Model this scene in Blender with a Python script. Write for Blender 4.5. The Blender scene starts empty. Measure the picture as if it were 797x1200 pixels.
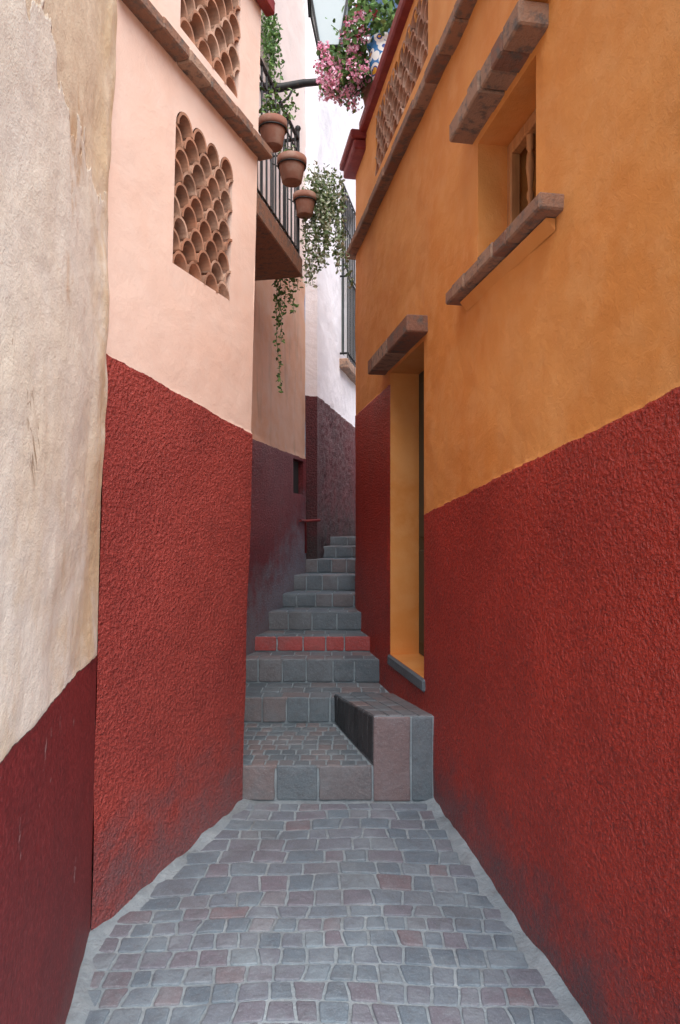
import bpy, math, random
from mathutils import Vector, noise
from mathutils.geometry import tessellate_polygon
random.seed(7)
R=random.random
def rr(a,b): return a+(b-a)*R()
scene=bpy.context.scene
col=scene.collection

# ---------------------------------------------------------------- helpers
class MB:
    def __init__(s): s.v=[]; s.f=[]; s.r=[]; s.sm=[]
    def add(s,vs,fs,rnd=None,smooth=False):
        o=len(s.v); s.v.extend([tuple(p) for p in vs])
        if rnd is None: rnd=R()
        for f in fs:
            s.f.append(tuple(i+o for i in f)); s.r.append(rnd); s.sm.append(smooth)
    def obj(s,name,mat,parent=None):
        me=bpy.data.meshes.new(name); me.from_pydata(s.v,[],s.f)
        a=me.attributes.new('rnd','FLOAT','FACE'); a.data.foreach_set('value',s.r)
        me.polygons.foreach_set('use_smooth',s.sm)
        me.materials.append(mat); me.update()
        o=bpy.data.objects.new(name,me); col.objects.link(o)
        if parent: o.parent=parent
        return o
def empty(name):
    o=bpy.data.objects.new(name,None); o.empty_display_size=.2; col.objects.link(o); return o
def box(mb,m,u0,u1,z0,z1,d0,d1,bev=.004,jit=0,rnd=None):
    """bevelled box in wall coordinates"""
    j=lambda: rr(-jit,jit)
    u0+=j();u1+=j();z0+=j();z1+=j();d0+=j()
    vs=[];fs=[]
    b=bev
    idx={}
    for i,(uu,su) in enumerate(((u0,1),(u1,-1))):
        for k,(zz,sz) in enumerate(((z0,1),(z1,-1))):
            for l,(dd,sd) in enumerate(((d0,1),(d1,-1))):
                idx[(i,k,l,0)]=len(vs); vs.append(m(uu,zz+sz*b,dd+sd*b))
                idx[(i,k,l,1)]=len(vs); vs.append(m(uu+su*b,zz,dd+sd*b))
                idx[(i,k,l,2)]=len(vs); vs.append(m(uu+su*b,zz+sz*b,dd))
    g=lambda i,k,l,a: idx[(i,k,l,a)]
    for i in (0,1): fs.append((g(i,0,0,0),g(i,1,0,0),g(i,1,1,0),g(i,0,1,0)))
    for k in (0,1): fs.append((g(0,k,0,1),g(1,k,0,1),g(1,k,1,1),g(0,k,1,1)))
    for l in (0,1): fs.append((g(0,0,l,2),g(1,0,l,2),g(1,1,l,2),g(0,1,l,2)))
    for i in (0,1):
        for k in (0,1): fs.append((g(i,k,0,0),g(i,k,1,0),g(i,k,1,1),g(i,k,0,1)))
        for l in (0,1): fs.append((g(i,0,l,0),g(i,1,l,0),g(i,1,l,2),g(i,0,l,2)))
    for k in (0,1):
        for l in (0,1): fs.append((g(0,k,l,1),g(1,k,l,1),g(1,k,l,2),g(0,k,l,2)))
    for i in (0,1):
        for k in (0,1):
            for l in (0,1): fs.append((g(i,k,l,0),g(i,k,l,1),g(i,k,l,2)))
    mb.add(vs,fs,rnd)
def tube(mb,pts,r,n=8,rnd=.5):
    pts=[Vector(p) for p in pts]; vs=[];fs=[]
    for i,p in enumerate(pts):
        t=(pts[min(i+1,len(pts)-1)]-pts[max(i-1,0)]).normalized()
        a=Vector((0,0,1)) if abs(t.z)<.9 else Vector((1,0,0))
        x=t.cross(a).normalized(); y=t.cross(x).normalized()
        rad=r[i] if isinstance(r,(list,tuple)) else r
        for k in range(n):
            an=2*math.pi*k/n; vs.append(p+x*rad*math.cos(an)+y*rad*math.sin(an))
    for i in range(len(pts)-1):
        for k in range(n):
            fs.append((i*n+k,i*n+(k+1)%n,(i+1)*n+(k+1)%n,(i+1)*n+k))
    fs.append(tuple(range(n))); fs.append(tuple(range((len(pts)-1)*n,len(pts)*n)))
    mb.add(vs,fs,rnd,True)
def lathe(mb,c,prof,n=28,rnd=.5,smooth=True):
    vs=[];fs=[]
    for (r,z) in prof:
        for k in range(n):
            a=2*math.pi*k/n; vs.append((c[0]+r*math.cos(a),c[1]+r*math.sin(a),c[2]+z))
    for i in range(len(prof)-1):
        for k in range(n): fs.append((i*n+k,i*n+(k+1)%n,(i+1)*n+(k+1)%n,(i+1)*n+k))
    mb.add(vs,fs,rnd,smooth)
def quad(mb,*p): mb.add(p,[tuple(range(len(p)))])

# ---------------------------------------------------------------- node helpers
class NT:
    def __init__(s,name):
        s.m=bpy.data.materials.new(name); s.m.use_nodes=True; s.t=s.m.node_tree
        s.b=s.t.nodes['Principled BSDF']; s.co=s.n('ShaderNodeTexCoord').outputs['Object']
        sp=s.n('ShaderNodeSeparateXYZ'); s.l(s.co,sp.inputs[0]); s.x,s.y,s.z=sp.outputs
    def n(s,ty,**k):
        nd=s.t.nodes.new(ty)
        for a,b in k.items(): setattr(nd,a,b)
        return nd
    def l(s,a,b): s.t.links.new(a,b)
    def put(s,v,inp):
        if isinstance(v,bpy.types.NodeSocket): s.l(v,inp)
        else:
            if isinstance(v,(tuple,list)) and len(v)==3 and inp.type=='RGBA': v=(*v,1)
            inp.default_value=v
    def ma(s,op,a,b=0.0,c=None,clamp=False):
        nd=s.n('ShaderNodeMath',operation=op,use_clamp=clamp)
        s.put(a,nd.inputs[0]); s.put(b,nd.inputs[1])
        if c is not None: s.put(c,nd.inputs[2])
        return nd.outputs[0]
    def noise(s,sc,det=4,ro=.55,dist=0,vec=None,scale3=None):
        nd=s.n('ShaderNodeTexNoise'); v=vec or s.co
        if scale3:
            mp=s.n('ShaderNodeMapping'); s.l(v,mp.inputs['Vector']); mp.inputs['Scale'].default_value=scale3; v=mp.outputs[0]
        s.l(v,nd.inputs['Vector']); nd.inputs['Scale'].default_value=sc; nd.inputs['Detail'].default_value=det
        nd.inputs['Roughness'].default_value=ro; nd.inputs['Distortion'].default_value=dist
        return nd.outputs['Fac']
    def mr(s,v,a,b,c=0.,d=1.,smooth=True):
        nd=s.n('ShaderNodeMapRange'); nd.interpolation_type='SMOOTHSTEP' if smooth else 'LINEAR'
        s.put(v,nd.inputs[0]); s.put(a,nd.inputs[1]); s.put(b,nd.inputs[2]); s.put(c,nd.inputs[3]); s.put(d,nd.inputs[4]); return nd.outputs[0]
    def mix(s,f,a,b,mode='MIX'):
        nd=s.n('ShaderNodeMix',data_type='RGBA',blend_type=mode)
        s.put(f,nd.inputs['Factor']); s.put(a,nd.inputs[6]); s.put(b,nd.inputs[7]); return nd.outputs[2]
    def mixf(s,f,a,b):
        nd=s.n('ShaderNodeMix',data_type='FLOAT'); s.put(f,nd.inputs['Factor']); s.put(a,nd.inputs[2]); s.put(b,nd.inputs[3]); return nd.outputs[0]
    def ramp(s,f,stops,const=False):
        nd=s.n('ShaderNodeValToRGB'); cr=nd.color_ramp
        if const: cr.interpolation='CONSTANT'
        while len(cr.elements)<len(stops): cr.elements.new(.5)
        for e,(p,c) in zip(cr.elements,stops): e.position=p; e.color=(*c,1)
        s.put(f,nd.inputs[0]); return nd.outputs[0]
    def attr(s,name='rnd'):
        nd=s.n('ShaderNodeAttribute',attribute_name=name); return nd.outputs['Fac']
    def out(s,c,rough=.8,h=None,dist=1.0,strength=1.0,**kw):
        s.put(c,s.b.inputs['Base Color']); s.put(rough,s.b.inputs['Roughness'])
        if h is not None:
            bp=s.n('ShaderNodeBump'); bp.inputs['Strength'].default_value=strength; bp.inputs['Distance'].default_value=dist
            s.l(h,bp.inputs['Height']); s.l(bp.outputs[0],s.b.inputs['Normal'])
        for k,v in kw.items(): s.put(v,s.b.inputs[k.replace('_',' ')])
        return s.m

def wall_mat(name,up,lo,line,sw=None,dirt_tone=None,lo_h=.006,up_h=.002,stain=.25,chip=0,lo_rough=.55,stain_col=(.12,.09,.07),swirl=.5,layer=None,ochre=False):
    t=NT(name)
    nl=t.noise(1.3,3,.6,.4); nm=t.noise(7,4,.6)
    streak=t.noise(1.0,4,.6,0.2,scale3=(6,6,1.4))
    upc=t.mix(t.mr(nl,.35,.65),up[0],up[1])
    upc=t.mix(t.mr(nm,.4,.7,0,.4),upc,up[2] if len(up)>2 else up[0])
    upc=t.mix(t.ma('MULTIPLY',t.mr(streak,.52,.78),stain),upc,stain_col)
    lay=None
    if layer:   # an older coat of plaster exposed above a ragged horizontal edge
        lay=t.mr(t.ma('ADD',t.z,t.mr(t.noise(3.5,4,.6),.2,.8,-.16,.16,False)),layer[0]-.006,layer[0]+.006)
        upc=t.mix(t.ma('MULTIPLY',lay,.8),upc,layer[1])
    if ochre:
        st=t.ma('MULTIPLY',t.mr(t.z,2.2,1.2),t.mr(t.noise(2.6,5,.65,.3),.40,.66))
        upc=t.mix(t.ma('MULTIPLY',st,.75),upc,(.72,.53,.30))
        ed=t.ma('MULTIPLY',t.mr(t.y,2.15,2.5),t.mr(t.noise(5,5,.65,.2,scale3=(1,1,.7)),.34,.58))
        upc=t.mix(t.ma('MULTIPLY',ed,.75),upc,(.78,.60,.36))
        cn=t.noise(1.7,6,.66,.4,scale3=(1,1.6,.45))
        cr=t.ma('MULTIPLY',t.ma('SUBTRACT',1.0,t.mr(t.ma('ABSOLUTE',t.ma('SUBTRACT',cn,.5)),0,.004)),t.mr(nl,.55,.60))
        upc=t.mix(t.ma('MULTIPLY',cr,.8),upc,(.30,.18,.09))
        ru=t.ma('MULTIPLY',t.mr(t.noise(3.2,3,.6,0,scale3=(1,1,.5)),.62,.72),t.mr(nm,.45,.6))
        upc=t.mix(t.ma('MULTIPLY',ru,.6),upc,(.62,.38,.17))
    grain=t.noise(85,2,.6)
    a=t.noise(66,3,.66,.0); b=t.noise(180,2,.6); c3=t.noise(34,2,.5)
    loc=t.mix(t.mr(nl,.35,.65),lo[0],lo[1])
    loc=t.mix(t.mr(a,.48,.72,0,.65),loc,tuple(min(1,c*1.45+.03) for c in lo[0]))
    loc=t.mix(t.mr(a,.48,.28,0,.6),loc,tuple(c*.40 for c in lo[1]))
    loc=t.mix(t.ma('MULTIPLY',t.mr(nm,.45,.75),.3),loc,tuple(c*.6 for c in lo[1]))
    lz=t.ma('MULTIPLY_ADD',t.y,line[1],line[0])
    if sw: 
        f=t.ma('GREATER_THAN',t.y,sw[0]); lz=t.mixf(f,lz,sw[1])
    lz=t.ma('ADD',lz,t.mr(nm,0,1,-.018,.018,False))
    mask=t.mr(t.ma('SUBTRACT',lz,t.z),-.002,.002)
    c=t.mix(mask,upc,loc)
    if dirt_tone:
        da,db,h,dc,amt=dirt_tone
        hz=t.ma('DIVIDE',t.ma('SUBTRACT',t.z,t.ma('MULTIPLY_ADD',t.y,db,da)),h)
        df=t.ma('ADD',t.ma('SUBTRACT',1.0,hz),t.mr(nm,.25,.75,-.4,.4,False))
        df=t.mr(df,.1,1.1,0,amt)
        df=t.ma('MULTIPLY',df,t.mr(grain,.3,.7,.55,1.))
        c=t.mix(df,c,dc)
    if chip:
        cf=t.ma('MULTIPLY',t.mr(t.noise(4.5,6,.74,.3,scale3=(1.6,1.6,.7)),.64,.665,0,chip),mask)
        c=t.mix(cf,c,(.50,.42,.41))
    hl=t.ma('ADD',t.ma('MULTIPLY',t.mr(a,.25,.80,0,1,False),lo_h*1.5),t.ma('ADD',t.ma('MULTIPLY',b,lo_h*.35),t.ma('MULTIPLY',c3,lo_h*.55)))
    tr=t.noise(3.2,4,.5,swirl,scale3=(1,1,1.6))
    hu=t.ma('ADD',t.ma('MULTIPLY',tr,up_h*4),t.ma('ADD',t.ma('MULTIPLY',t.noise(30,3,.6,.3),up_h*1.2),t.ma('MULTIPLY',b,up_h*.6)))
    if lay is not None: hu=t.ma('SUBTRACT',hu,t.ma('MULTIPLY',lay,.006))
    hh=t.mixf(mask,hu,hl)
    return t.out(c,t.mixf(mask,.75,lo_rough),hh)

M={}
OR=((.78,.335,.09),(.71,.265,.055),(.82,.40,.145))
M['orange']=wall_mat('orange_red_stucco',OR,((.52,.038,.016),(.43,.028,.012)),(2.184,-.116),sw=(4.4,2.66),
   dirt_tone=(-.11,.06,.48,(.11,.085,.10),.85),up_h=.0026,stain=.16,stain_col=(.5,.2,.05),lo_rough=.38,lo_h=.0105)
M['plainorange']=wall_mat('orange_plaster',OR,((.5,.05,.03),(.4,.03,.02)),(-5,0),up_h=.0016,stain=.08,stain_col=(.5,.2,.05))
M['pink']=wall_mat('pink_red_stucco',((.92,.70,.59),(.90,.65,.53),(.93,.75,.65)),((.44,.06,.045),(.37,.045,.036)),(2.62,-.122),
   dirt_tone=(-.11,.06,.60,(.20,.135,.15),.8),up_h=.0015,stain=.12,lo_h=.0105,stain_col=(.68,.50,.40),chip=.0)
M['cream']=wall_mat('cream_plaster',((.92,.87,.76),(.90,.83,.69),(.93,.90,.82)),((.22,.018,.019),(.17,.014,.016)),(1.14,0),
   dirt_tone=(-.11,.06,.3,(.14,.08,.085),.6),up_h=.0030,stain=.12,lo_h=.0014,chip=.6,stain_col=(.78,.64,.44),lo_rough=.6,swirl=.2,layer=(2.76,(.86,.71,.50)),ochre=True)
M['peach']=wall_mat('weathered_peach_plaster',((.74,.46,.32),(.68,.38,.24),(.72,.55,.45)),((.20,.022,.027),(.16,.017,.024)),(2.36,0),
   dirt_tone=(-1.5,.43,.65,(.22,.26,.30),.9),up_h=.002,stain=.5,stain_col=(.30,.22,.17),layer=(4.15,(.86,.75,.72)))
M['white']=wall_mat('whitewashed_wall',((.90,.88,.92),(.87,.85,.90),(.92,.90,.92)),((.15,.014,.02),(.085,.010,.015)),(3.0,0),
   dirt_tone=(1.45,0,.85,(.035,.035,.033),.95),up_h=.004,stain=.2,lo_h=.014,stain_col=(.55,.52,.57))  # last tone turns the wall near-black towards its foot

t=NT('terracotta'); M['terra']=t.out(t.mix(t.mr(t.noise(14,4),.35,.7),t.ramp(t.attr(),[(0,(.44,.20,.115)),(.5,(.57,.31,.20)),(1,(.68,.46,.34))]),(.32,.18,.12)),.85,t.noise(120,3),.0008)
t=NT('old_brick'); M['brick']=t.out(t.mix(t.mr(t.noise(20,4,.65),.45,.70),t.ramp(t.attr(),[(0,(.25,.12,.08)),(.5,(.35,.20,.13)),(1,(.43,.28,.20))]),(.15,.125,.11)),.9,t.noise(60,4,.7),.010)
t=NT('pot_clay'); M['pot']=t.out(t.mix(t.mr(t.noise(12,4),.4,.7),(.27,.115,.075),(.33,.20,.15)),.8,t.noise(90,3),.0006)
t=NT('dark_red_paint'); M['redpaint']=t.out(t.mix(t.mr(t.noise(9,4),.4,.7),(.20,.02,.022),(.27,.04,.035)),.6,t.noise(50,4),.003)
t=NT('black_iron'); M['iron']=t.out(t.mix(t.mr(t.noise(30,3),.5,.7),(.018,.02,.022),(.05,.04,.035)),.55,Metallic=.3)
t=NT('niche_shade_black'); M['dark']=t.out((.02,.017,.015),.9)  # near-black colour that paints the shade inside the niche
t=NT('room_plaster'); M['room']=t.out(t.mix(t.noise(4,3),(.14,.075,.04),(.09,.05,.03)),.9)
t=NT('weathered_wood'); M['wood']=t.out(t.mix(t.mr(t.noise(9,3,.6,0,scale3=(6,6,.6)),.35,.7),(.55,.27,.11),(.40,.18,.07)),.6)
t=NT('dark_green_door'); M['door']=t.out(t.mix(t.mr(t.noise(9,3,.6,0,scale3=(8,8,.6)),.35,.7),(.03,.055,.045),(.06,.065,.05)),.55)
def stone_mat(name,stops,mottle=(.13,.155,.18),h=.002,light=(.29,.37,.42),mot=.55):
    t=NT(name); c=t.ramp(t.attr(),stops)
    c=t.mix(t.mr(t.noise(24,4,.65),.42,.72,0,mot),c,mottle)
    c=t.mix(t.mr(t.noise(5,4,.6),.42,.75,0,.5),c,light)
    c=t.mix(t.mr(t.noise(2.0,4,.6),.5,.72,0,.4),c,(.10,.105,.11))
    c=t.mix(t.mr(t.noise(170,2,.6),.5,.75,0,.3),c,(.38,.44,.48))
    return t.out(c,.55,t.ma('ADD',t.noise(45,4,.65),t.ma('MULTIPLY',t.noise(14,2),.8)),h*3)
M['stone']=stone_mat('paving_stone',[(0,(.125,.175,.22)),(.3,(.165,.225,.275)),(.55,(.165,.195,.24)),(.72,(.18,.175,.215)),(.86,(.20,.27,.315)),(.95,(.20,.165,.185)),(1,(.14,.15,.185))])
M['riser']=stone_mat('stair_stone',[(0,(.095,.13,.155)),(.35,(.14,.185,.215)),(.6,(.17,.175,.19)),(.85,(.21,.17,.17)),(1,(.13,.155,.175))],mottle=(.125,.135,.15),light=(.22,.27,.30))
M['redstone']=stone_mat('red_painted_stone',[(0,(.38,.055,.05)),(1,(.46,.08,.075))],(.28,.06,.055),light=(.40,.12,.115))
M['pinkstone']=stone_mat('pink_stone',[(0,(.21,.16,.165)),(1,(.24,.18,.18))],(.16,.13,.14),light=(.25,.24,.26))
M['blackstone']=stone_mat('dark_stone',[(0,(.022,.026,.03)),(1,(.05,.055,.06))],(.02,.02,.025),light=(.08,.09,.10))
t=NT('mortar'); c=t.mix(t.mr(t.noise(6,5,.65),.35,.7),(.25,.315,.355),(.35,.42,.46)); c=t.mix(t.mr(t.noise(3.5,5,.65),.48,.68,0,.6),c,(.16,.175,.185))
M['mortar']=t.out(c,.9,t.noise(55,4,.7),.009)
t=NT('plaza_stone'); M['ground']=t.out(t.mix(t.noise(3,4),(.36,.35,.33),(.45,.43,.40)),.95,t.noise(30,4),.004)
def leaf_mat(name,stops):
    t=NT(name); return t.out(t.ramp(t.attr(),stops),.5)
M['leaf']=leaf_mat('green_leaves',[(0,(.045,.11,.028)),(.5,(.10,.22,.05)),(1,(.19,.33,.09))])
M['paleleaf']=leaf_mat('variegated_leaves',[(0,(.08,.15,.05)),(.45,(.22,.30,.14)),(.7,(.46,.52,.36)),(1,(.66,.68,.58))])
M['flower']=leaf_mat('pink_petals',[(0,(.68,.20,.34)),(.5,(.86,.40,.55)),(1,(.9,.65,.74))])
M['redflower']=leaf_mat('red_petals',[(0,(.45,.02,.05)),(1,(.65,.08,.12))])
t=NT('glazed_talavera'); vo=t.n('ShaderNodeTexVoronoi'); t.l(t.co,vo.inputs['Vector']); vo.inputs['Scale'].default_value=12
M['talavera']=t.out(t.ramp(vo.outputs['Distance'],[(0,(.65,.32,.03)),(.22,(.65,.32,.03)),(.27,(.03,.07,.3)),(.36,(.8,.8,.76)),(.6,(.05,.2,.45)),(1,(.8,.8,.76))],True),.2)
t=NT('lamp_glass'); M['glass']=t.out((.62,.72,.75),.15)

# ---------------------------------------------------------------- plan
rn=1/math.sqrt(1+.172**2)
def mR(u,z,d): return (1.18-.172*u+d*rn, u+d*.172*rn, z)
def mA(u,z,d): return (-.436-.2*u+.024*z-.98*d, u-.196*d, z)
def mB(u,z,d): return (-.96+.3368*u+.024*z-.9415*d, 2.62+.9415*u+.3368*d, z)
def mC(u,z,d): return (-1.996+.24*u-.972*d, u+.233*d, z)
def mD(u,z,d): return (-.23+.215*(u-6.9)-.978*d, u+.21*d, z)

def axis(a,b,step,brk):
    pts=sorted(set([a,b]+[x for x in brk if a<x<b])); out=[]
    for p,q in zip(pts,pts[1:]):
        n=max(1,round((q-p)/step)); out+= [p+(q-p)*i/n for i in range(n)]
    return out+[b]
def grid_wall(name,m,u0,u1,z0,z1,step,holes,disp,mat,parent,reveal=.15,brk=()):
    us=axis(u0,u1,step,[h[0] for h in holes]+[h[1] for h in holes]+list(brk))
    zs=axis(z0,z1,step,[h[2] for h in holes]+[h[3] for h in holes])
    mb=MB(); V=[];F=[]
    nu=len(us)
    for z in zs:
        for u in us:
            w=1.0
            for h in holes:
                dx=max(h[0]-u,u-h[1],0); dz=max(h[2]-z,z-h[3],0); w=min(w,math.hypot(dx,dz)/.05)
            V.append(m(u,z,-disp(u,z)*w if w>0 else 0))
    for j in range(len(zs)-1):
        zc=(zs[j]+zs[j+1])/2
        for i in range(nu-1):
            uc=(us[i]+us[i+1])/2
            if any(h[0]<uc<h[1] and h[2]<zc<h[3] for h in holes): continue
            F.append((j*nu+i,j*nu+i+1,(j+1)*nu+i+1,(j+1)*nu+i))
    mb.add(V,F,.5,True)
    for h in holes:
        if len(h)>4 and h[4]==0: continue
        dp=h[4] if len(h)>4 else reveal
        reveal_faces(mb,m,h,dp)
    return mb.obj(name,mat,parent)
def reveal_faces(mb,m,h,dp):
    c=[(h[0],h[2]),(h[1],h[2]),(h[1],h[3]),(h[0],h[3])]
    for k in range(4):
        a,b=c[k],c[(k+1)%4]
        quad(mb,m(*a,0),m(*b,0),m(*b,dp),m(*a,dp))
def N(x,y,z=0): return noise.noise(Vector((x,y,z)))
def stucco(line,lo,up,seed):
    def f(u,z):
        if z<line(u): return lo*(N(u*22,z*22,seed)+.4*N(u*40,z*40,seed))+.014*N(u*2,z*2,seed)+.004
        return up*(N(u*2.2,z*2.2,seed)+.35*N(u*9,z*9,seed))
    return f

def lattice(prefix,m,u0,z0,cols,rows,w,h,parent,wallmat,rect,depth=.13,th=.013):
    """barrel-tile screen: staggered half-round tiles, scalloped along the top"""
    def arc(cx,zb,a0,a1,r=w/2,hh=h,n=7):
        return [(cx+r*math.cos(a0+(a1-a0)*i/n), zb+hh*math.sin(a0+(a1-a0)*i/n)) for i in range(n+1)]
    mb=MB()
    for r in range(rows):
        zb=z0+r*h; odd=r%2
        for c in range(cols+odd):
            cx=u0+(c+(0 if odd else .5))*w; rn_=R(); dj=rr(-.008,.006)
            a0,a1=0,math.pi
            if odd and c==0: a1=math.pi/2
            if odd and c==cols: a0=math.pi/2
            if not(odd and c in(0,cols)): cx+=rr(-.005,.005)
            zb_=zb+rr(-.004,.004)
            o=arc(cx,zb_,a0,a1,w/2-.0005,h-.001,12); i_=arc(cx,zb_,a0,a1,w/2-th,h-th,12)
            vs=[];fs=[];k=len(o)
            for (uu,zz) in o: vs.append(m(uu,zz,dj))
            for (uu,zz) in i_: vs.append(m(uu,zz,dj))
            for (uu,zz) in i_: vs.append(m(uu,zz+.004,depth))
            for (uu,zz) in o: vs.append(m(uu,zz,depth))
            for a in range(k-1):
                for b in range(3): fs.append((b*k+a,b*k+a+1,(b+1)*k+a+1,(b+1)*k+a))
            mb.add(vs,fs,rn_)
    mb.obj(prefix+'_barrel_tiles',M['terra'],parent)
    W=cols*w; zt=z0+(rows-1)*h
    top=[(u0,z0),(u0,zt)]
    for c in range(cols): top+=arc(u0+(c+.5)*w,zt,math.pi,0,n=10)[1:]
    pl=top+[(u0+W,z0)]
    outer=[(rect[0],rect[2]),(rect[1],rect[2]),(rect[1],rect[3]),(rect[0],rect[3])]
    tris=tessellate_polygon([[Vector((x,z,0)) for x,z in outer],[Vector((x,z,0)) for x,z in pl]])
    allp=outer+pl
    mb=MB(); mb.add([m(x,z,0) for x,z in allp],[tuple(tr) for tr in tris],.5)
    for a,b in zip(pl,pl[1:]+pl[:1]): quad(mb,m(*a,0),m(*b,0),m(*b,depth),m(*a,depth))
    mb.obj(prefix+'_surround',wallmat,parent)
def course(mb,m,u0,u1,z0,z1,d0,d1,L=.2,gap=.004,jit=.004):
    u=u0
    while u<u1-.02:
        e=min(u1,u+L*rr(.85,1.15))
        if u1-e<.05: e=u1
        box(mb,m,u+gap/2,e-gap/2,z0,z1,d0,d1,.007,jit); u=e

# ---------------------------------------------------------------- orange house (right)
H=empty('orange_house')
lineR=lambda u: (2.184-.116*u) if u<4.4 else 2.66
LR=(3.87,5.30,4.33,4.865)
doorh=(4.0,4.8,.76,2.74,0)
holesR=[doorh,(2.57,3.155,2.82,3.41,.30)]
U0=1.35
grid_wall('street_wall',mR,U0,6.05,-.2,4.08,.0125,holesR,stucco(lineR,.0012,.008,3),M['orange'],H)
grid_wall('parapet_wall',mR,3.45,6.05,4.08,4.9,.03,[LR+(0,)],lambda u,z:0,M['orange'],H)
lattice('parapet_screen',mR,3.92,4.36,10,6,.134,.077,H,M['orange'],LR)
mb=MB(); reveal_faces(mb,mR,doorh,.22); mb.obj('door_jambs',M['plainorange'],H)
mb=MB()
e=mR(6.05,0,0); n0=mR(U0,0,0)
quad(mb,(e[0],e[1],-.2),(4.5,6.8,-.2),(4.5,6.8,4.9),(e[0],e[1],4.9))
quad(mb,(n0[0],n0[1],-.2),(4.5,U0,-.2),(4.5,U0,4.12),(n0[0],n0[1],4.12))
quad(mb,(4.5,U0,-.2),(4.5,6.8,-.2),(4.5,6.8,4.12),(4.5,U0,4.12))
a=mR(3.45,4.12,0); b=mR(3.45,4.12,.16); quad(mb,a,b,(b[0],b[1],4.9),(a[0],a[1],4.9))
mb.obj('other_walls',M['orange'],H)
mb=MB(); quad(mb,(n0[0],n0[1],4.12),(4.5,U0,4.12),(4.5,6.8,4.12),(e[0],e[1],4.12)); mb.obj('roof_terrace',M['brick'],H)
mb=MB(); box(mb,mR,4.02,4.78,.765,2.735,.20,.25,.005)
for a in (4.06,4.42):
    for b,c_ in ((.85,1.5),(1.58,2.65)): box(mb,mR,a,a+.3,b,c_,.185,.21,.012)
mb.obj('door',M['door'],H)
mb=MB(); course(mb,mR,3.92,4.98,2.765,2.865,-.125,.03,.5,.003,.002); mb.obj('door_lintel',M['brick'],H)
mb=MB(); box(mb,mR,3.98,4.84,.68,.757,-.015,.21,.012); mb.obj('door_threshold',M['riser'],H)
mb=MB(); course(mb,mR,2.47,3.24,3.445,3.53,-.115,.03,.13,.003,.006); course(mb,mR,2.36,3.38,2.73,2.79,-.085,.03,.15,.003,.006)
mb.obj('window_lintel_and_sill',M['brick'],H)
mb=MB()
V=[mR(2.44,3.538,0),mR(3.26,3.538,0),mR(3.26,3.538,-.10),mR(2.44,3.538,-.10),mR(2.44,3.66,0),mR(3.26,3.66,0)]
mb.add(V,[(0,1,2,3),(2,5,4,3),(0,3,4),(1,5,2)])
V=[mR(2.42,2.722,0),mR(3.3,2.722,0),mR(3.3,2.722,-.035),mR(2.42,2.722,-.035),mR(2.42,2.68,0),mR(3.3,2.68,0)]
mb.add(V,[(0,1,2,3),(2,5,4,3),(0,3,4),(1,5,2)])
mb.obj('lintel_and_sill_fillets',M['plainorange'],H)
mb=MB()
box(mb,mR,3.11,3.153,2.822,3.408,.14,.19,.006); box(mb,mR,2.573,2.62,2.822,3.408,.14,.19,.006)
box(mb,mR,2.622,3.108,3.35,3.407,.14,.19,.006); box(mb,mR,2.622,3.108,2.823,2.86,.14,.19,.006)
mb.obj('window_frame',M['wood'],H)
mb=MB()
prof=[(.018,0),(.018,.03),(.011,.036),(.014,.06),(.021,.10),(.022,.13),(.015,.17),(.010,.20),(.016,.215),(.016,.235),(.010,.25),(.014,.30),(.020,.35),(.016,.40),(.011,.42),(.017,.43),(.017,.49)]
for u in (2.96,2.81):
    p=mR(u,2.86,.165); lathe(mb,p,prof,14)
mb.obj('window_spindles',M['wood'],H)
mb=MB(); box(mb,mR,2.4,3.5,2.6,3.7,.5,.52,.002); mb.obj('window_interior',M['room'],H)
mb=MB(); course(mb,mR,U0,6.14,4.07,4.135,-.075,.02,.24,.003,.004); mb.obj('cornice',M['brick'],H)
mb=MB()
box(mb,mR,3.42,5.62,4.902,4.99,-.06,.2,.012); box(mb,mR,5.625,6.12,4.78,4.86,-.10,.25,.012); box(mb,mR,5.60,6.15,4.863,4.93,-.13,.28,.012)
mb.obj('parapet_coping',M['redpaint'],H)

# ---------------------------------------------------------------- cream house (near left)
H=empty('cream_house')
def dispA(u,z):
    b=.020*N(u*1.3,z*1.1,9)+.008*N(u*5,z*4,2)+.002*N(u*16,z*16,5)
    if z>1.5: b+=.020*max(0,min(1,(u-2.30)/.15))*min(1,(z-1.5)/.5)*(.8+.9*N(u*7,z*5,8))
    return (b if z>1.14 else b*.4-.004)*min(1,(2.62-u)/.05+.05)
AU=1.12; AH=4.1
grid_wall('street_wall',mA,AU,2.62,-.2,AH,.014,[],dispA,M['cream'],H)
mb=MB(); a=mA(AU,-.2,-dispA(AU,0)); a2=mA(AU,AH,0); b2=mA(2.62,AH,0)
quad(mb,(a[0],a[1],-.2),(-4.5,AU,-.2),(-4.5,AU,AH),(a2[0],a2[1],AH)); quad(mb,(a2[0],a2[1],AH),(-4.5,AU,AH),(-4.5,2.6,AH),(b2[0],b2[1],AH))
quad(mb,(-4.5,AU,-.2),(-4.5,2.6,-.2),(-4.5,2.6,AH),(-4.5,AU,AH))
mb.obj('other_walls_and_roof',M['cream'],H)

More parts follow.
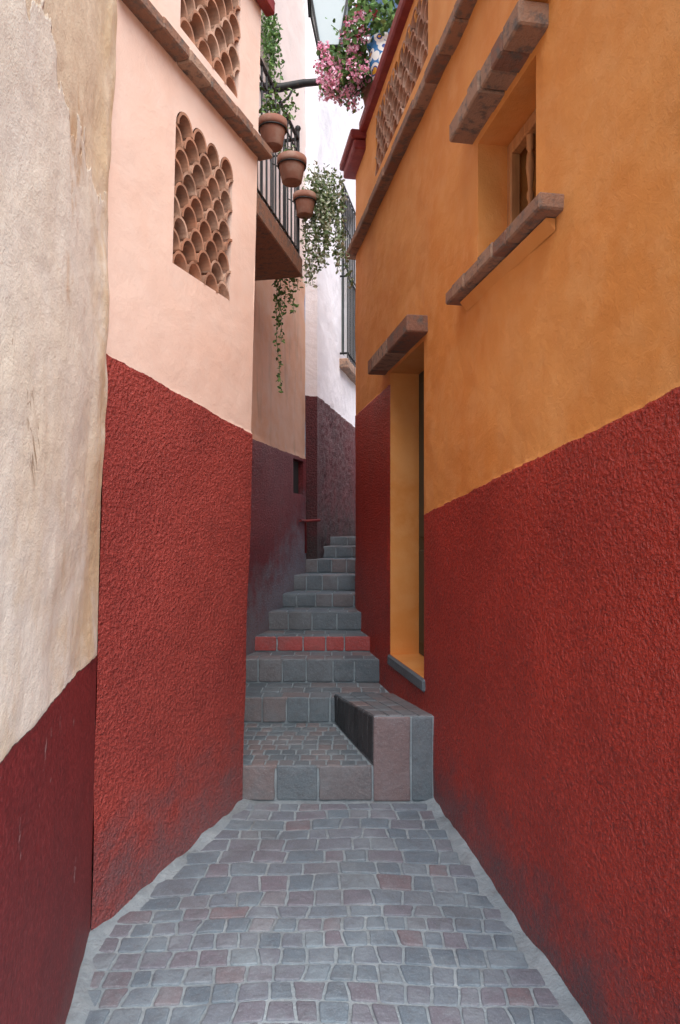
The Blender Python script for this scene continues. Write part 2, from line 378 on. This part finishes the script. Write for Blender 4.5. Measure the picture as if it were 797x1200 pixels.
# ---------------------------------------------------------------- pink house
H=empty('pink_house'); BH=4.62
lineB=lambda u: 2.62-.122*(2.62+.9415*u)
L1=(.42,.985,2.78,3.58); L2=(.42,1.03,3.84,4.56)
grid_wall('street_wall',mB,0,1.232,-.2,BH,.0115,[(*L1,0),(*L2,0)],stucco(lineB,.0013,.005,17),M['pink'],H)
lattice('wall_screen',mB,.440,2.81,4,9,.130,.078,H,M['pink'],L1)
lattice('parapet_screen',mB,.455,3.87,4,8,.136,.08,H,M['pink'],L2)
mb=MB(); c0=mB(1.232,-.2,0); c1=mB(1.232,BH,0); n0=mB(0,BH,0)
quad(mb,c0,(-1.3,3.98,-.2),(-1.3,3.98,BH),c1); quad(mb,n0,c1,(-4.5,4.0,BH),(-4.5,2.62,BH))
quad(mb,(-4.5,2.62,-.2),(-4.5,4,-.2),(-4.5,4,BH),(-4.5,2.62,BH)); quad(mb,(-1.3,3.98,-.2),(-4.5,4,-.2),(-4.5,4,BH),(-1.3,3.98,BH))
quad(mb,mB(0,-.2,0),(-4.5,2.62,-.2),(-4.5,2.62,BH),n0)
mb.obj('other_walls_and_roof',M['pink'],H)
mb=MB(); course(mb,mB,.01,1.28,3.69,3.745,-.07,.02,.22,.003,.004); mb.obj('cornice',M['brick'],H)
mb=MB(); box(mb,mB,.0,1.29,4.50,4.58,-.06,-.001,.01); mb.obj('parapet_coping',M['redpaint'],H)

# ---------------------------------------------------------------- peach house with balcony
H=empty('peach_house')
grid_wall('street_wall',mC,3.9,6.86,-.2,7.0,.03,[(6.47,6.80,2.0,2.33,.25)],stucco(lambda u:2.36,.004,.012,31),M['peach'],H)
mb=MB(); a=mC(3.9,0,0); b=mC(6.86,0,0)
quad(mb,(a[0],a[1],7),(b[0],b[1],7),(-4.5,6.86,7),(-4.5,3.9,7)); quad(mb,(a[0],a[1],4.5),(a[0],a[1],7),(-4.5,4.0,7),(-4.5,4.0,4.5)); quad(mb,(-4.5,4,-.2),(-4.5,6.86,-.2),(-4.5,6.86,7),(-4.5,4,7))
mb.obj('other_walls_and_roof',M['peach'],H)
mb=MB(); box(mb,mC,6.475,6.795,2.005,2.325,.05,.24,.001); mb.obj('niche_shade_block',M['dark'],H)  # added block fills the recess, its black standing in for shade
def mBal(u,z,d):
    return (-.29+.217*(u-5.3)-.977*d, u+.21*d, z)
mb=MB()
box(mb,mBal,4.02,5.3,3.6,3.745,0,.50,.008)
mb.obj('balcony_slab',M['brick'],H)
mb=MB()
p=lambda u,z,d=.03: mBal(u,z,d)
for z,r in ((3.80,.009),(4.55,.008),(4.66,.014)):
    tube(mb,[p(4.03,z),p(5.27,z)],r); tube(mb,[p(5.27,z),p(5.27,z,.42)],r)
u=4.05
while u<5.27:
    tube(mb,[p(u,3.745),p(u,4.66)],.0075,6); u+=.095
for d in (.13,.23,.33): tube(mb,[p(5.27,3.745,d),p(5.27,4.66,d)],.0075,6)
tube(mb,[p(5.27,3.745),p(5.27,4.72)],.014); lathe(mb,p(5.27,4.72),[(.0,.05),(.02,.035),(.024,.02),(.015,0)],10)
mb.obj('balcony_railing',M['iron'],H)
mb=MB(); 
tube(mb,[mC(6.6,1.74,-.03),(-.34,6.82,1.74),(-.20,6.86,1.75)],.014); tube(mb,[(-.345,6.82,1.74),(-.345,6.82,1.42)],.014)
mb.obj('water_pipe',M['redpaint'],H)

# ---------------------------------------------------------------- white house
H=empty('white_house'); DH=8.9
sD=stucco(lambda u:3.0,.022,.018,51)
grid_wall('side_wall',mD,6.9,11,0,DH,.035,[(8.05,8.9,3.75,5.75,.15)],lambda u,z: sD(u,z)*min(1,(u-6.9)/.15),M['white'],H)
def mF(u,z,d): return (-.35+u*.12,6.87+.03*u+d,z)
grid_wall('front_wall',mF,0,1,0,DH,.1,[],lambda u,z:0,M['white'],H)
mb=MB(); quad(mb,(-.35,6.87,6.9),(-4.5,6.87,6.9),(-4.5,6.87,DH),(-.35,6.87,DH)); 
quad(mb,(-.35,6.87,DH),(-.23,6.9,DH),mD(11,DH,0),(-4.5,11,DH),(-4.5,6.87,DH))
quad(mb,mD(11,0,0),(4,11.2,0),(4,11.2,7.5),mD(11,7.5,0))
mb.obj('other_walls_and_roof',M['white'],H)
mb=MB(); box(mb,mD,7.9,9.0,3.6,5.9,.16,.18,.002); mb.obj('balcony_door',M['door'],H)
mb=MB(); box(mb,mD,7.95,9.0,3.55,3.66,-.10,.02,.01); mb.obj('balcony_slab',M['brick'],H)
mb=MB()
for z in (3.72,4.62): tube(mb,[mD(7.97,z,0),mD(7.97,z,-.09),mD(8.98,z,-.09),mD(8.98,z,0)],.013)
u=7.97
while u<9: tube(mb,[mD(u,3.66,-.09),mD(u,4.62,-.09)],.009,6); u+=.09
for k in range(8): 
    uu=8.08+k*.11; tube(mb,[mD(uu,4.8,-.02),mD(uu,5.75,-.02)],.009,6)
for z in (4.82,5.3,5.74): tube(mb,[mD(8.05,z,-.02),mD(8.9,z,-.02)],.011,6)
mb.obj('balcony_ironwork',M['iron'],H)

# ---------------------------------------------------------------- ground + paving
mb=MB(); quad(mb,(-150,-150,-.2),(150,-150,-.2),(150,150,-.2),(-150,150,-.2)); mb.obj('ground',M['ground'])
def fl(y): return .06*y-.11 if y>0 else -.11
def stone(mb,q,m3,h,rnd,rc=.014):
    """rounded paving block: q = 4 (a,b) corners ccw, m3(a,b,h)->world"""
    cx=sum(p[0] for p in q)/4; cy=sum(p[1] for p in q)/4
    ring=[]
    for i in range(4):
        p=Vector(q[i]); a=Vector(q[i-1]); b=Vector(q[(i+1)%4])
        da=(a-p); db=(b-p); r1=min(rc*rr(.5,1.5),da.length*.3); r2=min(rc*rr(.5,1.5),db.length*.3)
        A=p+da.normalized()*r1; B=p+db.normalized()*r2
        Mi=(A+B)*.5*.5+p*.5
        ring+= [A,Mi,B]
        n_=Vector((db.y,-db.x)).normalized()
        ring.append(p.lerp(b,.5)+n_*rr(-.004,.002))
    n=len(ring); size=min((Vector(q[0])-Vector(q[2])).length,.3)
    vs=[];fs=[]
    tx=rr(-.004,.004); ty=rr(-.004,.004)
    for hh,ins in ((-.012,0),(h*.6,.0012),(h*.93,.0035),(h,.0085)):
        s=1-ins*2/size*1.3
        for pnt in ring:
            a=cx+(pnt[0]-cx)*s; b=cy+(pnt[1]-cy)*s
            tilt=(pnt[0]-cx)/size*tx+(pnt[1]-cy)/size*ty if hh>0 else 0
            vs.append(m3(a,b,hh+tilt))
    for k in range(3):
        for i in range(n): fs.append((k*n+i,k*n+(i+1)%n,(k+1)*n+(i+1)%n,(k+1)*n+i))
    vs.append(m3(cx,cy,h+rr(0,.001))); c=len(vs)-1
    for i in range(n): fs.append((3*n+i,3*n+(i+1)%n,c))
    mb.add(vs,fs,rnd,True)
def XL(y): return -.436-.2*y if y<2.62 else -.96+.358*(y-2.62)
def XR(y): return 1.18-.172*y
G=empty('cobblestone_paving')
mb=MB(); 
V=[];F=[];nx=110;ny=240
for j in range(ny+1):
    y=-1+4.83*j/ny
    for i in range(nx+1):
        x=-1.3+2.7*i/nx; 
        e=min(abs(x-XL(y)),abs(x-XR(y))) if y>AU else 1
        V.append((x,y,fl(y)+.002*N(x*9,y*9)+.022*max(0,1-e/.075)*max(0,1+1.3*N(x*9,y*9,3))))
for j in range(ny):
    for i in range(nx):
        k=j*(nx+1)+i; F.append((k,k+1,k+nx+2,k+nx+1))
mb.add(V,F,.5,True)
mb.obj('mortar_bed',M['mortar'],G)
mb=MB(); quad(mb,(-40,-40,-.125),(40,-40,-.125),(40,1.6,-.125),(-40,1.6,-.125)); mb.obj('plaza_pavement',M['ground'])
mb=MB()
rows=[-1.0]
while rows[-1]<3.74:
    v=rows[-1]; rows.append(v+ (rr(.080,.098) if v<2.75 else rr(.095,.14)))
rows[-1]=3.765
amp=lambda v: .03 if v<2.9 else .06*max(0,(3.75-v)/.85)
def yb(j,x): v=rows[j]; return v+amp(v)*(math.cos(x*2.2)-.4)+ (.024*N(x*2.4,j*.25,4) if v<3.7 else 0)
for j in range(len(rows)-1):
    v=(rows[j]+rows[j+1])/2; xl=XL(v)+rr(.0,.025); xr=XR(v)-rr(.03,.07); x=xl
    prevA=(x,x)
    while x<xr-.04:
        big= v>2.75
        w=rr(.072,.115) if not big else rr(.09,.19)
        e=x+w
        if xr-e<.06: e=xr
        eb=e+rr(-.010,.010); et=e+rr(-.012,.012); g=rr(.003,.0055)
        a0,a1=prevA
        q=[(a0+g,yb(j,a0)+g),(eb-g,yb(j,eb)+g),(et-g,yb(j+1,et)-g),(a1+g,yb(j+1,a1)-g)]
        stone(mb,q,lambda a,b,h:(a,b,fl(b)+h),rr(.004,.008),R(),.010); prevA=(eb,et); x=e
mb.obj('paving_stones',M['stone'],G)

# ---------------------------------------------------------------- staircase
S=empty('stone_staircase')
steps=[(3.80,.3175),(4.66,.493),(5.12,.669),(5.45,.79),(5.80,.9475),(6.15,1.07),(6.5,1.218),(6.85,1.36),(7.15,1.484),(7.45,1.58)]
def sxl(y):
    if y<3.95: return -.55
    return -1.996+.24*y if y<6.87 else -.23+.215*(y-6.9)
def sxr(y): return 1.18-.172*y+.01 if y<6.05 else .95
mort=MB(); rs=MB(); red=MB(); trd=MB()
for k,(y0,zt) in enumerate(steps):
    last=k+1==len(steps)
    y1=steps[k+1][0]+.05 if not last else 11
    a,b=sxl(y0)-.03,sxr(y0)
    if k==0: b=.2; a=-.60
    zb=fl(3.8)-.1 if k==0 else steps[k-1][1]-.08
    a2=sxl(y1)-.1; b2=sxr(y1)
    if k==0: a2=-1.1
    if last: b=b2=3
    base=[(a,y0+.006),(b,y0+.006),(b2 if k else .4,y1),(min(a2,a),y1)]
    V=[(x,y,zb) for x,y in base]+[(x,y,zt-.006) for x,y in base]
    mort.add(V,[(0,1,5,4),(1,2,6,5),(2,3,7,6),(3,0,4,7),(4,5,6,7)])
    x=a+.005; lo=fl(3.8) if k==0 else steps[k-1][1]; tgt=red if k==3 else rs
    xr=b-.004 if k else .182
    if last: xr=.95
    while x<xr-.03:
        w=rr(.14,.22) if k else rr(.22,.27); e=x+w
        if xr-e<.07: e=xr
        dy=rr(0,.005)
        q=[(x+.004,lo+.006),(e-.004,lo+.006),(e-.004,zt-.001),(x+.004,zt-.001)]
        stone(tgt,q,lambda a_,b_,h:(a_,y0+.006-h-dy,b_),.008,R(),.012); x=e
    yend=steps[k+1][0] if not last else y0+1.5
    nrow=max(1,round((yend-y0)/(.098 if k==0 else .16)))
    for r_ in range(nrow):
        ya=y0+(yend-y0)*r_/nrow; ye=y0+(yend-y0)*(r_+1)/nrow
        x=sxl((ya+ye)/2)-.02 if k else -.60; xr2=sxr(ye)-.01 if k else .183-.264*((ya+ye)/2-3.8)-.012
        if k==0 and ya>3.9: x=-.9
        while x<xr2-.02:
            w=rr(.075,.10) if k==0 else rr(.12,.2); e=x+w
            if xr2-e<.035: e=xr2
            q=[(x+.004,ya+.003),(e-.004,ya+.003),(e-.004,ye-.005),(x+.004,ye-.005)]
            stone(trd,q,lambda a_,b_,h:(a_,b_,zt-.006+h),rr(.005,.008),R(),.011); x=e
mort.obj('mortar_core',M['mortar'],S); rs.obj('riser_stones',M['riser'],S); red.obj('painted_riser_stones',M['redstone'],S); trd.obj('tread_stones',M['riser'],S)
Lg=empty('stone_ledge')
zf,zbk=.598,.515
ztop=lambda y: zf+(zbk-zf)*(y-3.796)/.884
mb=MB()
Q=[(.19,3.803),(.55,3.803),(.42,4.70),(-.034,4.70)]
V=[(x,y,-.05) for x,y in Q]+[(x,y,ztop(y)-.007) for x,y in Q]
mb.add(V,[(0,1,5,4),(1,2,6,5),(2,3,7,6),(3,0,4,7),(4,5,6,7)]); mb.obj('mortar_core',M['mortar'],Lg)
mb=MB(); stone(mb,[(.187,fl(3.8)+.0),(.392,fl(3.8)),(.392,zf-.008),(.187,zf-.008)],lambda a,b,h:(a,3.803-h,b),.008,.4,.01); mb.obj('front_stone',M['pinkstone'],Lg)
mb=MB(); stone(mb,[(.40,fl(3.8)+.0),(.515,fl(3.8)),(.515,zf-.008),(.40,zf-.008)],lambda a,b,h:(a,3.803-h,b),.008,.3,.01)
for r_ in range(5):
    ya=3.8+.88*r_/5; ye=3.8+.88*(r_+1)/5
    lx=lambda y:.187-.2568*(y-3.796); rx=lambda y:.52-.172*(y-3.796)
    n=4
    for c in range(n):
        f0=c/n; f1_=(c+1)/n
        X=lambda y,f: lx(y)+(rx(y)-lx(y))*f
        stone(mb,[(X(ya,f0)+.003,ya+.003),(X(ya,f1_)-.003,ya+.003),(X(ye,f1_)-.003,ye-.003),(X(ye,f0)+.003,ye-.003)],lambda a,b,h:(a,b,ztop(b)-.007+h),.007,R(),.01)
mb.obj('top_stones',M['riser'],Lg)
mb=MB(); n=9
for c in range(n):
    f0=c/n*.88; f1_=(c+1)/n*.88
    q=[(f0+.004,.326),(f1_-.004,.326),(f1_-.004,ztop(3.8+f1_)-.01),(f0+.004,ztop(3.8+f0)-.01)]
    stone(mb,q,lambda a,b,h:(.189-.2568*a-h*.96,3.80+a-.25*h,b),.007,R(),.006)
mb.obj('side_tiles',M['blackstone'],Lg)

# ---------------------------------------------------------------- plants
def leaf(mb,p,s,rnd=None,wide=.6):
    d=Vector((rr(-1,1),rr(-1,1),rr(-1,.6))).normalized(); 
    n=d.cross(Vector((rr(-1,1),rr(-1,1),rr(-1,1)))).normalized(); w=n*s*wide*.5; up_=d.cross(n)*s*.12
    p=Vector(p); 
    vs=[p,p+d*s*.3+w*.8+up_,p+d*s*.7+w*.8+up_,p+d*s,p+d*s*.7-w*.8+up_,p+d*s*.3-w*.8+up_,p+d*s*.5]
    mb.add(vs,[(0,1,6),(1,2,6),(2,3,6),(3,4,6),(4,5,6),(5,0,6)],R() if rnd is None else rnd)
def strand(mb,stem,start,length,s,dens=90,drift=(0,0),wide=.6):
    p=Vector(start); pts=[p.copy()]; n=int(length/.03); dx,dy=drift
    for i in range(n):
        p=p+Vector((dx*.03+rr(-.008,.008),dy*.03+rr(-.008,.008),-.03)); pts.append(p.copy())
        for k in range(max(1,int(dens*.03))): leaf(mb,p+Vector((rr(-.015,.015),rr(-.015,.015),rr(-.02,.02))),s*rr(.6,1.2),wide=wide)
    if stem and len(pts)>1: tube(stem,pts,.0018,4)
def pot_profile(r,h): return [(.0,.002),(r*.66,0),(r*.70,.004),(r*.92,h*.68),(r*.93,h*.70),(r*1.04,h*.71),(r*1.06,h*.80),(r*1.05,h*.99),(r*1.0,h),(r*.9,h*.99),(r*.86,h*.85),(0,h*.85)]
def potted(name,c,r,h,fol):
    E=empty(name); mb=MB(); lathe(mb,c,pot_profile(r,h),32); mb.obj('clay_pot',M['pot'],E)
    mb=MB(); zz=c[2]+h*.70
    ring=[(c[0]+math.cos(a*math.pi/12)*r*.99,c[1]+math.sin(a*math.pi/12)*r*.99,zz-.006) for a in range(25)]
    tube(mb,ring,.005,6); 
    tube(mb,[(c[0]-r*.95,c[1],zz-.006),(c[0]-r*1.5,c[1],zz+.02),(c[0]-r*1.6,c[1],zz+.12)],.005,6)
    mb.obj('hanging_ring',M['iron'],E)
    lf=MB(); st=MB(); fol(lf,st); lf.obj('leaves',M['paleleaf'] if 'ivy' in name else M['leaf'],E)
    if st.v: st.obj('stems',M['leaf'],E)
    return E
def f1(lf,st):
    for i in range(170): leaf(lf,(-.40+rr(-.10,.13),4.3+rr(-.08,.1),4.22+abs(rr(-.02,.17))),rr(.02,.04))
potted('potted_plant',(-.425,4.30,4.04),.088,.165,f1)
def f2(lf,st):
    for i in range(60): leaf(lf,(-.36+rr(-.07,.05),4.75+rr(-.07,.07),4.22+abs(rr(0,.07))),rr(.015,.035))
potted('potted_plant',(-.335,4.75,4.05),.098,.17,f2)
def f3(lf,st):
    for i in range(26):
        x=rr(-.25,.03); strand(lf,st,(x,5.33+rr(-.12,.12),rr(4.15,4.42)),rr(.3,.74),.038,150,(rr(-.05,.18),0))
    for i in range(420):
        a=rr(0,6.28); r=rr(0,.16); leaf(lf,(-.17+r*math.cos(a),5.33+r*math.sin(a),4.25+rr(-.1,.2)),rr(.02,.045))
potted('potted_ivy',(-.27,5.22,4.04),.085,.16,f3)
E=empty('trailing_vine'); lf=MB(); st=MB()
for (x,y,L) in ((-.50,5.38,.95),(-.47,5.36,.55),(-.44,5.36,.3),(-.40,5.36,.25),(-.36,5.34,.33),(-.34,5.33,.16),(-.49,5.37,.4)): strand(lf,st,(x,y,3.66),L,.036,110,(rr(-.02,.06),0))
lf.obj('leaves',M['leaf'],E); st.obj('stems',M['leaf'],E)
E=empty('climbing_plant'); lf=MB(); st=MB()
for i in range(16): strand(lf,st,(rr(-.66,-.50),rr(5.5,5.8),rr(5.7,6.3)),rr(.25,.6),.042,130)
lf.obj('leaves',M['leaf'],E); st.obj('stems',M['leaf'],E)
E=empty('talavera_flower_pot'); c=(mR(5.12,0,.03)[0],5.12,4.992)
mb=MB(); lathe(mb,c,[(0,0),(.075,0),(.08,.01),(.10,.09),(.115,.16),(.105,.22),(.10,.25),(.125,.265),(.13,.28),(.125,.29),(.11,.285),(.1,.25),(0,.25)],32); mb.obj('pot',M['talavera'],E)
lf=MB()
for i in range(900):
    a=rr(0,6.28); r=.30*math.sqrt(R()); leaf(lf,(c[0]+r*math.cos(a),c[1]+r*math.sin(a),c[2]+.28+rr(-.02,.42)),rr(.03,.06),wide=.9)
lf.obj('leaves',M['leaf'],E)
fl_=MB()
for i in range(10):
    ce=(c[0]+rr(-.22,.1),c[1]+rr(-.2,.2),c[2]+rr(.3,.6))
    for k in range(26): leaf(fl_,(ce[0]+rr(-.03,.03),ce[1]+rr(-.03,.03),ce[2]+rr(-.025,.025)),.02,wide=.9)
fl_.obj('flowers',M['redflower'],E)
E=empty('geranium_pot'); c=(mR(5.45,0,.03)[0],5.45,4.992)
mb=MB(); lathe(mb,c,pot_profile(.10,.17),32); mb.obj('clay_pot',M['pot'],E)
lf=MB(); fl_=MB(); st=MB()
for i in range(74):
    a=Vector((c[0],c[1],c[2]+.16)); b=Vector((rr(-.16,.20),rr(5.02,5.5),rr(4.98,5.42)))
    mid=(a+b)*.5+Vector((0,0,.12)); tube(st,[a,mid,b],.003,5)
    for k in range(26):
        f=R(); q=a.lerp(mid,f) if R()<.35 else mid.lerp(b,f); leaf(lf,q+Vector((rr(-.05,.05),rr(-.05,.05),rr(-.04,.04))),rr(.026,.05),wide=.9)
    if R()<.85:
        for k in range(34): leaf(fl_,b+Vector((rr(-.038,.038),rr(-.06,.01),rr(-.033,.033))),rr(.016,.03),wide=.9)
lf.obj('leaves',M['leaf'],E); st.obj('stems',M['leaf'],E); fl_.obj('flowers',M['flower'],E)

# ---------------------------------------------------------------- street lamp
E=empty('street_lamp'); cx,cy=-.085,5.62
mb=MB()
tube(mb,[(-.66,cy-.02,5.27),(-.5,cy,5.28),(-.3,cy,5.32),(-.17,cy,5.33),(cx,cy,5.31)],[.038,.034,.030,.028,.030],10)
tube(mb,[(-.64,cy,5.09),(-.52,cy,5.12),(-.42,cy,5.21),(-.37,cy,5.31)],.010,8)
sp=[(cx+.05*math.cos(a)*(1-a/9)+.02,cy,5.31+.05*math.sin(a)*(1-a/9)) for a in [i*.4 for i in range(20)]]
tube(mb,sp,.009,6)
lathe(mb,(cx,cy,5.29),[(.0,-.03),(.03,-.02),(.035,0),(.03,.03),(.016,.05),(.014,.14),(.03,.16),(.022,.19),(.02,.24),(.075,.265),(.08,.28),(0,.28)],14)
def ring(r,z): return [(cx+sx*r,cy+sy*r,z) for sx,sy in ((-1,-1),(1,-1),(1,1),(-1,1))]
b0=ring(.08,5.57); t0=ring(.16,5.99); 
for k in range(4):
    tube(mb,[b0[k],t0[k]],.010,6); tube(mb,[b0[k],b0[(k+1)%4]],.010,6); tube(mb,[t0[k],t0[(k+1)%4]],.012,6)
t1=ring(.185,6.00); tp=ring(.05,6.15)
for k in range(4): quad(mb,t1[k],t1[(k+1)%4],tp[(k+1)%4],tp[k])
lathe(mb,(cx,cy,6.15),[(.06,0),(.03,.03),(.02,.06),(.03,.09),(0,.13)],10)
mb.obj('bracket_and_frame',M['iron'],E)
mb=MB(); b0=ring(.075,5.572); t0=ring(.155,5.988)
for k in range(4): quad(mb,b0[k],b0[(k+1)%4],t0[(k+1)%4],t0[k])
mb.obj('glass_panes',M['glass'],E)

# ---------------------------------------------------------------- light, camera
w=bpy.data.worlds.new("World"); scene.world=w; w.use_nodes=True; nt=w.node_tree
sky=nt.nodes.new('ShaderNodeTexSky'); sky.sky_type='NISHITA'; sky.sun_disc=False
el,rot=math.radians(54),math.radians(156)
sky.sun_elevation=el; sky.sun_rotation=rot; sky.air_density=1.0; sky.dust_density=4.0; sky.ozone_density=1.0
nt.links.new(sky.outputs[0],nt.nodes['Background'].inputs[0]); nt.nodes['Background'].inputs[1].default_value=.15
sd=bpy.data.lights.new('sun','SUN'); sd.energy=4.2; sd.angle=math.radians(75); sd.color=(.98,.98,1)
so=bpy.data.objects.new('sun',sd); col.objects.link(so)
d=Vector((math.cos(el)*math.sin(rot),math.cos(el)*math.cos(rot),math.sin(el))); so.rotation_euler=d.to_track_quat('Z','Y').to_euler(); so.location=d*20
scene.view_settings.view_transform='Standard'; scene.view_settings.look='None'; scene.view_settings.exposure=0
cd=bpy.data.cameras.new('camera'); cd.sensor_fit='VERTICAL'; cd.sensor_height=36; cd.sensor_width=24; cd.lens=24; cd.shift_y=.0225; cd.clip_end=500; cd.clip_start=.02
co=bpy.data.objects.new('camera',cd); col.objects.link(co); co.location=(0,0,1.6); co.rotation_euler=(math.radians(90),0,0)
scene.camera=co
